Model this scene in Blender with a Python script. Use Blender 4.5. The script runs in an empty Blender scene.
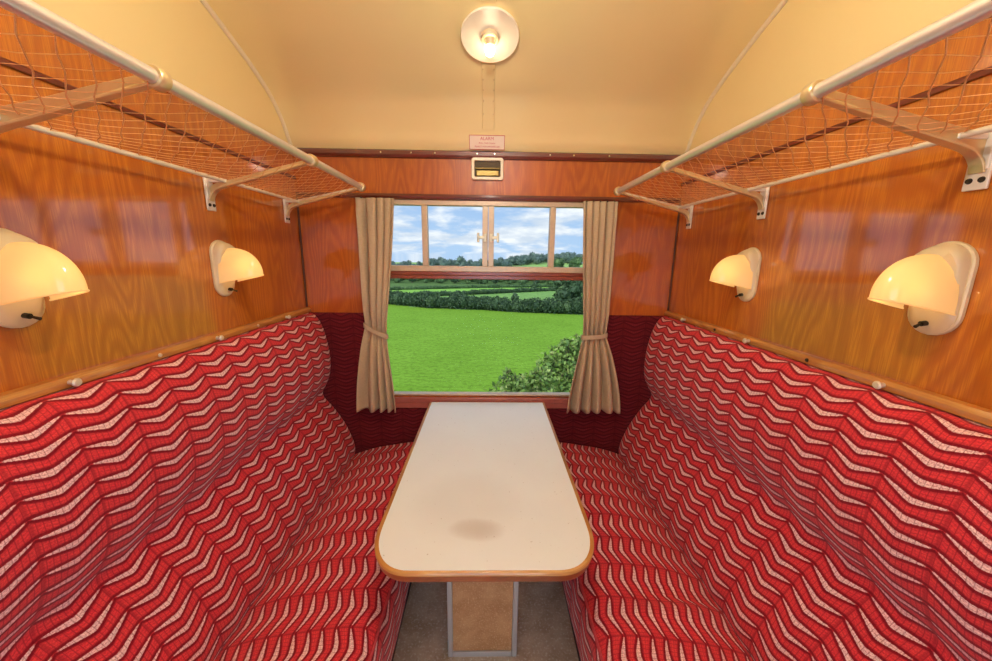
import bpy, bmesh, math, random
from mathutils import Vector, Matrix, noise
random.seed(7)
PI = math.pi
col = bpy.context.scene.collection
W = 1.0            # half distance between the two partitions
D = 1.987          # inner face of the window wall
EYE = 1.54
# ------------------------------------------------------------------ helpers
def link(o):
    col.objects.link(o); return o
def props(o, label=None, cat=None, group=None, kind=None):
    if label: o['label'] = label
    if cat: o['category'] = cat
    if group: o['group'] = group
    if kind: o['kind'] = kind
    return o
def thing(name, label, cat, loc=(0, 0, 0), rot=(0, 0, 0), group=None):
    o = link(bpy.data.objects.new(name, None))
    o.location = loc; o.rotation_euler = rot; o.empty_display_size = .05
    return props(o, label, cat, group)
def obj(name, bm, mats, parent=None, smooth=True, bevel=None, label=None, angle=40):
    bmesh.ops.recalc_face_normals(bm, faces=bm.faces)
    me = bpy.data.meshes.new(name); bm.to_mesh(me); bm.free()
    if not isinstance(mats, (list, tuple)): mats = [mats]
    for m in mats: me.materials.append(m)
    if smooth:
        for p in me.polygons: p.use_smooth = True
        try: me.set_sharp_from_angle(angle=math.radians(angle))
        except Exception: pass
    o = link(bpy.data.objects.new(name, me))
    if bevel:
        b = o.modifiers.new('bevel', 'BEVEL'); b.width = bevel; b.segments = 3
        b.limit_method = 'ANGLE'; b.angle_limit = math.radians(35)
    if parent: o.parent = parent
    if label: o['label'] = label
    return o
def B(): return bmesh.new()
def box(bm, x0, x1, y0, y1, z0, z1, mi=0):
    v = [bm.verts.new((x, y, z)) for x in (x0, x1) for y in (y0, y1) for z in (z0, z1)]
    for f in ((0,1,3,2),(4,6,7,5),(0,4,5,1),(2,3,7,6),(0,2,6,4),(1,5,7,3)):
        bm.faces.new([v[i] for i in f]).material_index = mi
    return bm
def frame_at(d):
    d = Vector(d).normalized()
    u = d.cross(Vector((0, 0, 1)))
    if u.length < 1e-3: u = d.cross(Vector((1, 0, 0)))
    u.normalize(); return u, d.cross(u).normalized()
def tube(bm, pts, r, n=10, cap=True):
    pts = [Vector(p) for p in pts]; rs = r if isinstance(r, (list, tuple)) else [r]*len(pts)
    rings = []
    u = v = None
    for i, p in enumerate(pts):
        d = (pts[min(i+1, len(pts)-1)] - pts[max(i-1, 0)]).normalized()
        if u is None: u, v = frame_at(d)
        else:
            u = (u - d*u.dot(d)).normalized(); v = d.cross(u)
        rings.append([bm.verts.new(p + (u*math.cos(2*PI*k/n) + v*math.sin(2*PI*k/n))*rs[i]) for k in range(n)])
    for a, b in zip(rings, rings[1:]):
        for k in range(n): bm.faces.new((a[k], a[(k+1) % n], b[(k+1) % n], b[k]))
    if cap: bm.faces.new(rings[0][::-1]); bm.faces.new(rings[-1])
    return bm
def loft(bm, rings, closed=True, caps=True, mi=0):
    R = [[bm.verts.new(p) for p in r] for r in rings]
    n = len(R[0])
    for a, b in zip(R, R[1:]):
        for k in range(n if closed else n-1):
            bm.faces.new((a[k], a[(k+1) % n], b[(k+1) % n], b[k])).material_index = mi
    if caps: bm.faces.new(R[0][::-1]); bm.faces.new(R[-1])
    return R
def prism(bm, poly, a, b, axis='x'):
    def P(t, q): return {'x': (t, q[0], q[1]), 'y': (q[0], t, q[1]), 'z': (q[0], q[1], t)}[axis]
    loft(bm, [[P(a, q) for q in poly], [P(b, q) for q in poly]])
    return bm
def sphere(bm, c, r, seg=12, rings=8, sc=(1, 1, 1)):
    ret = bmesh.ops.create_uvsphere(bm, u_segments=seg, v_segments=rings, radius=r,
        matrix=Matrix.Translation(c) @ Matrix.Diagonal((*sc, 1)))
    return bm
def lathe(bm, prof, M=Matrix(), n=32):
    R = []
    for r, h in prof:
        R.append([bm.verts.new(M @ Vector((r*math.cos(2*PI*k/n), r*math.sin(2*PI*k/n), h))) for k in range(n)] if r > 1e-6
                 else [bm.verts.new(M @ Vector((0, 0, h)))])
    for a, b in zip(R, R[1:]):
        for k in range(n):
            if len(a) == 1 and len(b) == 1: continue
            if len(a) == 1: bm.faces.new((a[0], b[(k+1) % n], b[k]))
            elif len(b) == 1: bm.faces.new((a[k], a[(k+1) % n], b[0]))
            else: bm.faces.new((a[k], a[(k+1) % n], b[(k+1) % n], b[k]))
    return bm
def rrect(hx, hy, rx, ry, n=8, corners=(1, 1, 1, 1), pw=2.0):
    out = []
    for q, (sx, sy) in enumerate(((1, 1), (-1, 1), (-1, -1), (1, -1))):
        if not corners[q]: out.append((sx*hx, sy*hy)); continue
        for i in range(n+1):
            a = PI/2*q + PI/2*i/n; c, s = math.cos(a), math.sin(a)
            c = math.copysign(abs(c)**(2/pw), c); s = math.copysign(abs(s)**(2/pw), s)
            out.append((sx*(hx-rx) + rx*c, sy*(hy-ry) + ry*s))
    return out
def spline(P, per=6):
    out = []
    P = [Vector(p) for p in P]
    for i in range(len(P)-1):
        p0 = P[i-1] if i else P[0]*2-P[1]; p1, p2 = P[i], P[i+1]; p3 = P[i+2] if i+2 < len(P) else P[-1]*2-P[-2]
        for k in range(per):
            t = k/per
            out.append(.5*((2*p1) + (p2-p0)*t + (2*p0-5*p1+4*p2-p3)*t*t + (3*p1-p0-3*p2+p3)*t**3))
    out.append(P[-1]); return out
def copy_tree(o, parent=None):
    c = link(o.copy())
    if parent: c.parent = parent
    for ch in list(o.children): copy_tree(ch, c)
    return c
# ------------------------------------------------------------------ materials
def mat(name):
    m = bpy.data.materials.new(name); m.use_nodes = True
    return m, m.node_tree, m.node_tree.nodes['Principled BSDF']
class NT:
    def __init__(s, t): s.t = t
    def n(s, typ, **kw):
        o = s.t.nodes.new(typ)
        for k, v in kw.items():
            setattr(o, k, v)
        return o
    def put(s, sock, v):
        if isinstance(v, bpy.types.NodeSocket): s.t.links.new(v, sock)
        elif v is not None: sock.default_value = v
    def m(s, op, a, b=None, c=None, clamp=False):
        o = s.n('ShaderNodeMath', operation=op); o.use_clamp = clamp
        s.put(o.inputs[0], a); s.put(o.inputs[1], b); s.put(o.inputs[2], c)
        return o.outputs[0]
    def mix(s, f, a, b, blend='MIX'):
        o = s.n('ShaderNodeMix', data_type='RGBA', blend_type=blend)
        s.put(o.inputs[0], f); s.put(o.inputs[6], a); s.put(o.inputs[7], b)
        return o.outputs[2]
    def noise(s, vec, scale, detail=2, rough=.5, dist=0):
        o = s.n('ShaderNodeTexNoise'); s.put(o.inputs['Vector'], vec); o.inputs['Scale'].default_value = scale
        o.inputs['Detail'].default_value = detail; o.inputs['Roughness'].default_value = rough; o.inputs['Distortion'].default_value = dist
        return o.outputs['Fac']
    def ramp(s, f, a, b):
        o = s.n('ShaderNodeMapRange', interpolation_type='SMOOTHSTEP'); s.put(o.inputs[0], f)
        o.inputs[1].default_value = a; o.inputs[2].default_value = b
        return o.outputs[0]
    def xyz(s, x, y, z):
        o = s.n('ShaderNodeCombineXYZ'); s.put(o.inputs[0], x); s.put(o.inputs[1], y); s.put(o.inputs[2], z); return o.outputs[0]
    def sep(s, v):
        o = s.n('ShaderNodeSeparateXYZ'); s.put(o.inputs[0], v); return o.outputs
    def coord(s, which='Object'): return s.n('ShaderNodeTexCoord').outputs[which]
    def bump(s, h, strength, dist, bsdf):
        o = s.n('ShaderNodeBump'); o.inputs['Strength'].default_value = strength; o.inputs['Distance'].default_value = dist
        s.put(o.inputs['Height'], h); s.t.links.new(o.outputs[0], bsdf.inputs['Normal'])
def plain(name, c, rough=.5, metal=0, var=.12, scale=30, coat=0, spec=.5, bump=0):
    m, t, b = mat(name); N = NT(t)
    f = N.noise(N.coord(), scale, 3)
    N.put(b.inputs['Base Color'], N.mix(f, (*[x*(1-var) for x in c], 1), (*[min(1, x*(1+var)) for x in c], 1)))
    b.inputs['Roughness'].default_value = rough; b.inputs['Metallic'].default_value = metal
    b.inputs['Coat Weight'].default_value = coat; b.inputs['Coat Roughness'].default_value = .15
    b.inputs['Specular IOR Level'].default_value = spec
    if bump: N.bump(f, bump, .01, b)
    return m
def wood(name, c0, c1, vertical=True, coat=1.0, rings=34):
    m, t, b = mat(name); N = NT(t)
    s = N.sep(N.coord()); u = N.m('ADD', s[0], s[1]); v = s[2]
    if not vertical: u, v = s[2], u
    base = N.noise(N.xyz(N.m('MULTIPLY', u, 3.2), 0.3, N.m('MULTIPLY', v, .55)), 1.6, 1.5, .45)
    warp = N.noise(N.xyz(N.m('MULTIPLY', u, 9), 2.1, N.m('MULTIPLY', v, 2.5)), 2.0, 2)
    r = N.m('SINE', N.m('MULTIPLY', N.m('ADD', base, N.m('MULTIPLY', warp, .06)), rings*4))
    r = N.m('POWER', N.m('MULTIPLY', N.m('ADD', r, 1), .5), 2.2)
    pores = N.noise(N.xyz(N.m('MULTIPLY', u, 130), .7, N.m('MULTIPLY', v, 3.5)), 3, 3, .6)
    g = N.m('ADD', N.m('MULTIPLY', r, .24), N.m('MULTIPLY', N.ramp(pores, .3, .75), .30), clamp=True)
    cc = N.mix(g, (*c0, 1), (*c1, 1))
    patch = N.noise(N.xyz(N.m('MULTIPLY', u, 1.0), 5, v), 2.2, 1)
    cc = N.mix(N.m('MULTIPLY', N.ramp(patch, .3, .7), .30), cc, (*[x*.55 for x in c1], 1))
    pale = N.m('MULTIPLY', N.m('POWER', N.m('SUBTRACT', 1, r), 5), N.m('MULTIPLY', N.ramp(pores, .62, .35), .26))
    cc = N.mix(pale, cc, (min(1, c0[0]*1.5), c0[1]*2.1, c0[2]*3.5, 1))
    N.put(b.inputs['Base Color'], cc)
    b.inputs['Roughness'].default_value = .4
    b.inputs['Coat Weight'].default_value = coat; b.inputs['Coat Roughness'].default_value = .07; b.inputs['Coat IOR'].default_value = 1.72
    N.bump(g, .06, .003, b)
    return m
WOOD = wood('oak_veneer', (.58, .158, .006), (.33, .055, .002))
WOOD_FAR = wood('oak_veneer_less_lit', (.52, .115, .004), (.30, .042, .0015), coat=.35)  # same oak as the side walls, weaker lamplight and reflection put into colour
WOOD_DARK = wood('dark_trim_wood', (.16, .022, .008), (.09, .010, .004), False, .6)
WOOD_TRIM = wood('amber_trim_wood', (.56, .24, .04), (.40, .13, .02), False, .8)
WOOD_EDGE = wood('table_lip_wood', (.62, .30, .07), (.46, .19, .035), False, .5)
WOOD_FRONT = wood('table_core_wood', (.36, .09, .02), (.22, .045, .010), False, .5)

BEAD = plain('dull_corner_bead', (.09, .022, .008), .6)
def moquette(name, white, red, dark, p=.125, q=.0425, amp=.021, wmax=.16, wscale=1.0):
    m, t, b = mat(name); N = NT(t)
    s = N.sep(N.coord('UV')); u, v = s[0], s[1]
    wob = N.noise(N.xyz(N.m('MULTIPLY', u, 14), N.m('MULTIPLY', v, 14), 0), 1, 1)
    v = N.m('ADD', v, N.m('MULTIPLY', N.m('SUBTRACT', wob, .5), .008))
    ff = N.m('FRACT', N.m('DIVIDE', u, p))
    tri = N.m('MULTIPLY', N.m('SUBTRACT', ff, .5), 2); tri = N.m('SUBTRACT', N.m('SQRT', N.m('ADD', N.m('MULTIPLY', tri, tri), .012)), .06); tri = N.m('DIVIDE', tri, .946)      # 0 in the valley, 1 at the peak
    vv = N.m('SUBTRACT', v, N.m('MULTIPLY', tri, amp))
    rr = N.m('ABSOLUTE', N.m('SUBTRACT', N.m('FRACT', N.m('DIVIDE', vv, q)), .5))
    hw = N.m('MULTIPLY', N.m('POWER', N.m('SUBTRACT', 1.0, tri), .75), wmax)
    edge = N.noise(N.xyz(N.m('MULTIPLY', u, 220), N.m('MULTIPLY', v, 220), 3), 1, 2)
    d = N.m('ADD', N.m('SUBTRACT', rr, hw), N.m('MULTIPLY', N.m('SUBTRACT', edge, .5), .09))                                             # <0 in the pale lens
    iswhite = N.m('SUBTRACT', 1, N.ramp(d, -.015, .02))
    iswhite = N.m('MULTIPLY', iswhite, N.m('SUBTRACT', 1, N.ramp(tri, .86, .94)))
    seam = N.ramp(tri, .90, .99)
    isdark = N.m('MULTIPLY', N.ramp(d, -.02, .03), N.m('SUBTRACT', 1, N.ramp(d, .11, .25)))
    # weave grid
    gu = N.m('ABSOLUTE', N.m('SUBTRACT', N.m('FRACT', N.m('DIVIDE', u, .0115)), .5))
    gv = N.m('ABSOLUTE', N.m('SUBTRACT', N.m('FRACT', N.m('DIVIDE', vv, .0072)), .5))
    grid = N.m('MAXIMUM', N.ramp(gu, .38, .48), N.m('MULTIPLY', N.ramp(gv, .36, .48), .75))
    fl = N.noise(N.xyz(N.m('MULTIPLY', u, 300), N.m('MULTIPLY', v, 300), 0), 1, 2)
    blotch = N.noise(N.xyz(N.m('MULTIPLY', u, 40), N.m('MULTIPLY', v, 60), 0), 1, 2)
    rc = N.mix(blotch, (*red, 1), (red[0]*1.15, red[1]*3.2, red[2]*1.4, 1))
    c = N.mix(N.m('MAXIMUM', isdark, N.m('MULTIPLY', seam, .45)), rc, (*dark, 1))
    c = N.mix(iswhite, c, (*white, 1))
    gs = N.m('MULTIPLY', grid, N.m('ADD', .62, N.m('MULTIPLY', iswhite, -.10)))
    c = N.mix(gs, c, (dark[0]*1.2, dark[1]*1.5, dark[2]*1.5, 1))
    c = N.mix(N.m('MULTIPLY', N.ramp(fl, .35, .70), .52), c, (*[x*.45 for x in red], 1))
    N.put(b.inputs['Base Color'], c)
    b.inputs['Roughness'].default_value = .85; b.inputs['Specular IOR Level'].default_value = .2
    b.inputs['Sheen Weight'].default_value = .25; b.inputs['Sheen Roughness'].default_value = .45
    b.inputs['Sheen Tint'].default_value = (1, .55, .55, 1)
    N.bump(N.m('ADD', fl, N.m('MULTIPLY', iswhite, .6)), .25, .004, b)
    return m
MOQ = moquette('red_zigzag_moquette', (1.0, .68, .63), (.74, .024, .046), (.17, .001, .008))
MOQ_SHADED = moquette('shaded_red_moquette', (.19, .014, .020), (.145, .004, .010), (.075, .001, .005))  # seat fabric again, with the backlit wall's shade put into its colours
RED_PLAIN = plain('plain_red_cloth', (.20, .008, .014), .9, var=.3, scale=120)
PIPE = plain('red_piping_cloth', (.50, .05, .06), .9, var=.4, scale=90)
BASE_DARK = plain('dark_plinth_paint', (.035, .012, .010), .6)

def ceiling_mat():
    m, t, b = mat('cream_gloss_paint'); N = NT(t); c = N.coord()
    f = N.noise(c, 3.0, 4); g = N.noise(c, 160, 2)
    N.put(b.inputs['Base Color'], N.mix(f, (.90, .70, .31, 1), (.93, .75, .36, 1)))
    b.inputs['Roughness'].default_value = .35; b.inputs['Coat Weight'].default_value = 1; b.inputs['Coat Roughness'].default_value = .10; b.inputs['Coat IOR'].default_value = 1.7
    N.bump(N.m('ADD', f, N.m('MULTIPLY', g, .01)), .12, .02, b)
    return m
CREAM = ceiling_mat()
CREAM_TRIM = plain('cream_strip_paint', (.82, .69, .45), .35, var=.05)
FRAME = plain('pale_window_frame', (.62, .46, .30), .35, .25, .12, 60)
GREYMETAL = plain('grey_leg_paint', (.52, .52, .50), .35, .3, .06)
ALU = plain('polished_aluminium', (.90, .84, .78), .30, .75, .04, 50)
BRACKET = plain('bracket_casting', (.74, .56, .29), .32, .6, .08, 60)
MOUNT = plain('pale_mount_metal', (.82, .74, .62), .35, .35, .06, 60)
ROD = plain('pale_rod', (.85, .75, .58), .35, .3, .1, 40)
CHROME = plain('chrome', (.8, .78, .74), .12, 1, .05)
STUD = plain('dull_stud', (.72, .60, .44), .4, .3, .06)
DARKMETAL = plain('dark_screw', (.04, .03, .02), .4, .6, .1)
STRING = plain('tan_net_string', (.80, .42, .17), .8, 0, .25, 300)
PLASTIC = plain('cream_lamp_plastic', (.70, .56, .33), .35, 0, .04, 20)
DISH = plain('white_lamp_enamel', (.86, .76, .58), .3, 0, .03)
SIGNMAT = plain('pale_sign_card', (.95, .78, .62), .5, 0, .04)
SIGNRED = plain('red_sign_ink', (.62, .06, .04), .6, 0, .05)
OLIVE = plain('olive_alarm_metal', (.22, .14, .03), .35, .6, .2, 80)
OLIVE_DARK = plain('dark_alarm_recess', (.10, .06, .015), .6, 0, .2)
def laminate():
    m, t, b = mat('white_laminate'); N = NT(t); c = N.coord(); s = N.sep(c)
    f = N.noise(c, 5, 4); sp = N.noise(c, 90, 2)
    # tea-coloured stain near the gangway end of the top
    dx = N.m('MULTIPLY', N.m('ADD', s[0], .03), 9); dy = N.m('MULTIPLY', N.m('ADD', s[1], .42), 16)
    r2 = N.m('ADD', N.m('MULTIPLY', dx, dx), N.m('MULTIPLY', dy, dy))
    st = N.m('MULTIPLY', N.m('SUBTRACT', 1, N.ramp(N.m('ADD', r2, N.m('MULTIPLY', f, .9)), .3, 1.4)), .5)
    dx2 = N.m('MULTIPLY', N.m('ADD', s[0], .06), 6); dy2 = N.m('MULTIPLY', N.m('ADD', s[1], .30), 6)
    st2 = N.m('MULTIPLY', N.m('SUBTRACT', 1, N.ramp(N.m('ADD', N.m('MULTIPLY', dx2, dx2), N.m('MULTIPLY', dy2, dy2)), .0, 1.7)), .13)
    base = N.mix(f, (.80, .84, .80, 1), (.86, .91, .87, 1))
    cc = N.mix(N.m('MAXIMUM', st, st2), base, (.42, .32, .22, 1))
    cc = N.mix(N.m('MULTIPLY', N.ramp(sp, .70, .76), .5), cc, (.35, .28, .2, 1))
    N.put(b.inputs['Base Color'], cc)
    b.inputs['Roughness'].default_value = .42; b.inputs['Specular IOR Level'].default_value = .5
    return m
LAM = laminate()
def mottled(name, a, b_, c_, sc=9, rough=.45):
    m, t, b = mat(name); N = NT(t); c = N.coord()
    f = N.noise(c, sc, 5, .65); g = N.noise(c, sc*12, 3)
    cc = N.mix(N.ramp(f, .3, .7), (*a, 1), (*b_, 1)); cc = N.mix(N.ramp(g, .5, .75), cc, (*c_, 1))
    N.put(b.inputs['Base Color'], cc); b.inputs['Roughness'].default_value = rough
    return m
FLOOR = mottled('speckled_lino', (.78, .64, .45), (.55, .39, .23), (.88, .82, .70))
PANEL = mottled('brown_hardboard', (.60, .34, .15), (.46, .23, .085), (.68, .45, .24), 14, .6)
def curtain_mat():
    m, t, b = mat('beige_curtain_cloth'); N = NT(t); s = N.sep(N.coord())
    w = N.noise(N.xyz(N.m('MULTIPLY', s[0], 260), N.m('MULTIPLY', s[1], 260), N.m('MULTIPLY', s[2], 60)), 1, 3)
    w2 = N.noise(N.xyz(N.m('MULTIPLY', s[0], 40), 0, N.m('MULTIPLY', s[2], 280)), 1, 2)
    N.put(b.inputs['Base Color'], N.mix(N.m('MULTIPLY', N.m('ADD', w, w2), .5), (.40, .28, .16, 1), (.62, .48, .31, 1)))
    b.inputs['Roughness'].default_value = .9; b.inputs['Specular IOR Level'].default_value = .15
    N.bump(w, .3, .003, b)
    return m
CURT = curtain_mat()
def glass():
    m, t, b = mat('window_glass'); N = NT(t); t.nodes.remove(b)
    tr = N.n('ShaderNodeBsdfTransparent'); tr.inputs[0].default_value = (.97, .98, .97, 1)
    gl = N.n('ShaderNodeBsdfGlossy'); gl.inputs['Roughness'].default_value = .01
    fr = N.n('ShaderNodeFresnel'); fr.inputs[0].default_value = 1.03
    mx = N.n('ShaderNodeMixShader'); t.links.new(fr.outputs[0], mx.inputs[0]); t.links.new(tr.outputs[0], mx.inputs[1]); t.links.new(gl.outputs[0], mx.inputs[2])
    t.links.new(mx.outputs[0], t.nodes['Material Output'].inputs[0])
    return m
GLASS = glass()
def emit(name, c, s):
    m, t, b = mat(name); N = NT(t)
    b.inputs['Base Color'].default_value = (*c, 1); b.inputs['Emission Color'].default_value = (*c, 1)
    b.inputs['Emission Strength'].default_value = s
    return m
BULB = emit('lit_ceiling_bulb', (1, .80, .52), 20)
BULB_FILL = emit('fill_pendant_bulb', (1, .95, .85), 470)  # strong bulb for the added pendant out of view
BULB_FILL_WALL = emit('fill_wall_bulb', (1, .93, .80), 350)  # boosted bulb for the added wall lamps out of view
BULB_S = emit('lit_wall_bulb', (1, .72, .36), 16)
def shade_mat():
    m, t, b = mat('lit_glass_shade'); N = NT(t); t.nodes.remove(b)
    di = N.n('ShaderNodeBsdfDiffuse'); di.inputs[0].default_value = (.72, .54, .26, 1)
    tl = N.n('ShaderNodeBsdfTranslucent'); tl.inputs[0].default_value = (.80, .52, .19, 1)
    gl = N.n('ShaderNodeBsdfGlossy'); gl.inputs['Roughness'].default_value = .15
    em = N.n('ShaderNodeEmission'); em.inputs[0].default_value = (1, .60, .21, 1); em.inputs[1].default_value = .24
    a = N.n('ShaderNodeMixShader'); a.inputs[0].default_value = .24
    t.links.new(di.outputs[0], a.inputs[1]); t.links.new(tl.outputs[0], a.inputs[2])
    c = N.n('ShaderNodeMixShader'); c.inputs[0].default_value = .05
    t.links.new(a.outputs[0], c.inputs[1]); t.links.new(gl.outputs[0], c.inputs[2])
    d = N.n('ShaderNodeAddShader'); t.links.new(c.outputs[0], d.inputs[0]); t.links.new(em.outputs[0], d.inputs[1])
    t.links.new(d.outputs[0], t.nodes['Material Output'].inputs[0])
    return m
SHADE = shade_mat()
# ------------------------------------------------------------------ room shell
CP = [(.62, 2.54), (.9, 2.525), (1.2, 2.468), (1.46, 2.392), (1.62, 2.336), (1.72, 2.296), (1.82, 2.245), (1.88, 2.195), (1.93, 2.135), (1.957, 2.09), (1.987, 2.052)]
half = [(p.x, p.y) for p in spline([(a, b, 0) for a, b in CP], 4)]
YB = 1.24 - D                                   # inner face of the wall behind the camera
CEIL = [(1.24-y, z) for y, z in half[::-1]][:-1] + half
def ceil_z(y):
    for (a, za), (b, zb) in zip(CEIL, CEIL[1:]):
        if a <= y <= b: return za + (zb-za)*(y-a)/max(1e-9, b-a)
    return CEIL[-1][1]
def ceil_frame(y):
    z = ceil_z(y); d = Vector((0, .01, ceil_z(y+.005)-ceil_z(y-.005))).normalized()
    n = Vector((0, d.z, -d.y))                  # downward normal
    return Vector((0, y, z)), d, n
bm = B(); box(bm, -1.06, 1.06, YB-.06, D+.06, -.05, 0); props(obj('floor', bm, FLOOR, smooth=False), kind='structure', label='speckled beige lino floor of the compartment')
bm = B()
poly = CEIL + [(y, z+.05) for y, z in CEIL[::-1]]
prism(bm, poly, -1.06, 1.06)
props(obj('ceiling', bm, CREAM), kind='structure', label='arched cream painted ceiling')
for s, nm in ((-1, 'left'), (1, 'right')):
    bm = B(); a, b = sorted((s*1.0, s*1.055))
    box(bm, a, b, YB-.06, D+.055, 0, 2.05, 0); box(bm, a, b, YB-.06, D+.055, 2.05, 2.62, 1)
    props(obj('wall_'+nm, bm, [WOOD, CREAM], smooth=False), kind='structure', label='varnished oak veneer partition wall with cream top on the '+nm)
OX, OZ0, OZ1 = .63, .735, 1.822
bm = B()
box(bm, -1, -OX, D, D+.055, 0, 2.14); box(bm, OX, 1, D, D+.055, 0, 2.14)
box(bm, -OX, OX, D, D+.055, OZ1, 2.14); box(bm, -OX, OX, D, D+.055, 0, OZ0)
props(obj('wall_far', bm, WOOD_FAR, smooth=False), kind='structure', label='varnished oak veneer wall around the window')
bm = B()
box(bm, -1, -.5, YB-.055, YB, 0, 2.14); box(bm, .5, 1, YB-.055, YB, 0, 2.14)
box(bm, -.5, .5, YB-.055, YB, 1.98, 2.14)
props(obj('wall_back', bm, WOOD, smooth=False), kind='structure')
bm = B()
for a in ((-.498, -.44, .002, 1.978), (.44, .498, .002, 1.978), (-.44, .44, .002, .12), (-.44, .44, 1.92, 1.978)): box(bm, a[0], a[1], YB-.05, YB-.012, a[2], a[3])
dr = props(obj('fill_door_1', bm, WOOD, smooth=False), kind='structure')  # glazed door added behind the camera to let low fill light in
bm = B(); box(bm, -.44, .44, YB-.034, YB-.030, .12, 1.92)
obj('pane', bm, GLASS, dr, smooth=False)
# trims
def trim(n, bm, m, label, bevel=None):
    o = obj('trim_%d' % n, bm, m, smooth=bevel is not None, bevel=bevel); props(o, kind='structure', label=label); return o
bm = B(); prism(bm, [(D-.001, 2.018), (D-.014, 2.02), (D-.022, 2.032), (D-.022, 2.048), (D-.010, 2.056), (D-.001, 2.056)], -.995, .995)
t1 = trim(1, bm, WOOD_DARK, 'dark wood cornice moulding between window wall and ceiling')
for x in (-.55, -.40, -.28, -.07, .02, .30, .42, .60):
    b_ = B(); lathe(b_, [(0, .003), (.004, .0025), (.005, 0)], Matrix.Translation((x, D-.0221, 2.04)) @ Matrix.Rotation(PI/2, 4, 'X'), 10); obj('screw', b_, CHROME, t1)
bm = B(); prism(bm, [(D-.001, 1.824), (D-.012, 1.824), (D-.016, 1.834), (D-.012, 1.846), (D-.001, 1.846)], -.995, .995)
trim(2, bm, WOOD_DARK, 'dark wood moulding along the head of the window')
bm = B(); box(bm, -.66, .66, D-.016, D-.0005, .703, .733); box(bm, -.66, .66, D-.013, D-.0005, .668, .703)
trim(3, bm, plain('reddish_sill_wood', (.38, .10, .07), .35, var=.2, coat=.5), 'reddish wooden window sill', .004)
k = 4
for s, nm in ((-1, 'left'), (1, 'right')):
    P = [(s*(W-.001), 1.226), (s*(W-.022), 1.226), (s*(W-.024), 1.240), (s*(W-.018), 1.25), (s*(W-.001), 1.252)]
    bm = B(); prism(bm, P, -.02, D-.003, 'y')
    tt = trim(k, bm, WOOD_TRIM, 'amber wood capping strip above the %s bench' % nm); k += 1
    for y in ((.82, 1.285, 1.735) if s < 0 else (.835, 1.31, 1.765)):
        b_ = B(); M = Matrix.Translation((s*(W-.0235), y, 1.238)) @ Matrix.Rotation(-s*PI/2, 4, 'Y')
        lathe(b_, [(.0065, 0), (.0055, .010), (.0095, .012), (.0105, .016), (.0075, .020), (0, .021)], M, 14); obj('stud', b_, STUD, tt)
    for y in (1.055, 1.52):
        b_ = B(); M = Matrix.Translation((s*(W-.0235), y, 1.238)) @ Matrix.Rotation(-s*PI/2, 4, 'Y')
        lathe(b_, [(.006, 0), (.005, .003), (0, .0035)], M, 12); obj('screw', b_, DARKMETAL if s > 0 else STUD, tt)
    bm = B(); prism(bm, [(s*(W-.001), 1.908), (s*(W-.008), 1.909), (s*(W-.009), 1.918), (s*(W-.006), 1.922), (s*(W-.001), 1.923)], YB+.01, D-.003, 'y')
    trim(k, bm, WOOD_DARK, 'dark wood strip on the %s wall behind the luggage net' % nm); k += 1
    bm = B(); prism(bm, [(s*(W-.001), 2.036), (s*(W-.016), 2.038), (s*(W-.018), 2.05), (s*(W-.012), 2.06), (s*(W-.001), 2.062)], YB+.01, D-.024, 'y')
    trim(k, bm, WOOD_DARK, 'dark wood moulding under the cream top of the %s wall' % nm); k += 1
    bm = B(); tube(bm, [(s*(W-.004), y, z-.003) for y, z in CEIL if YB+.02 < y < D-.01], .010, 8)
    trim(k, bm, CREAM_TRIM, 'cream bead where the ceiling meets the %s wall' % nm); k += 1
    bm = B(); tube(bm, [(s*(W-.004), D-.004, 1.254), (s*(W-.004), D-.004, 1.823)], .005, 8)
    trim(k, bm, BEAD, 'dark corner bead between the %s wall and the window wall' % nm); k += 1
# ------------------------------------------------------------------ window
win = props(link(bpy.data.objects.new('window_1', None)), kind='structure', label='carriage window with sliding toplights over one large pane'); win.location = (0, D, OZ0)
def wobj(name, bm, m, bevel=.003, parent=win, label=None):
    o = obj(name, bm, m, parent, bevel=bevel, label=label); o.matrix_parent_inverse = Matrix.Translation((0, -D, -OZ0)); return o
bm = B()
box(bm, -OX+.002, OX-.002, D+.006, D+.05, OZ1-.028, OZ1-.002); box(bm, -OX+.002, OX-.002, D+.006, D+.05, OZ0+.002, OZ0+.012)
box(bm, -OX+.002, -OX+.03, D+.006, D+.05, OZ0+.012, OZ1-.028); box(bm, OX-.03, OX-.002, D+.006, D+.05, OZ0+.012, OZ1-.028)
box(bm, -OX+.03, OX-.03, D+.002, D+.05, 1.452, 1.482)
wobj('frame', bm, FRAME)
bm = B(); box(bm, -OX+.03, OX-.03, D-.004, D+.05, 1.412, 1.432); box(bm, -OX+.03, OX-.03, D+.004, D+.05, 1.432, 1.452)
wobj('transom', bm, plain('red_brown_transom', (.26, .05, .02), .35, var=.2, coat=.5), label='red brown wooden transom')
for x0, x1 in ((-.362, -.332), (.318, .348)):
    bm = B(); box(bm, x0, x1, D+.008, D+.05, 1.482, OZ1-.028); wobj('mullion', bm, FRAME)
for x0, x1 in ((-.0405, -.0115), (-.0085, .0205)):
    bm = B(); box(bm, x0, x1, D+.002, D+.05, 1.482, OZ1-.028); st = wobj('sliding_stile', bm, FRAME)
    sx = -1 if x0 < -.03 else 1; cx = (x0+x1)/2; zc = 1.632
    bm = B(); box(bm, cx-.008, cx+.008, D-.012, D+.002, zc-.022, zc+.022)
    box(bm, min(cx, cx+sx*.040), max(cx, cx+sx*.040), D-.022, D-.011, zc-.008, zc+.008)
    box(bm, cx+sx*.036-.006, cx+sx*.036+.006, D-.030, D-.006, zc-.024, zc+.024)
    wobj('handle', bm, plain('pale_brass_handle', (.74, .62, .40), .3, .5), .003)
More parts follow.
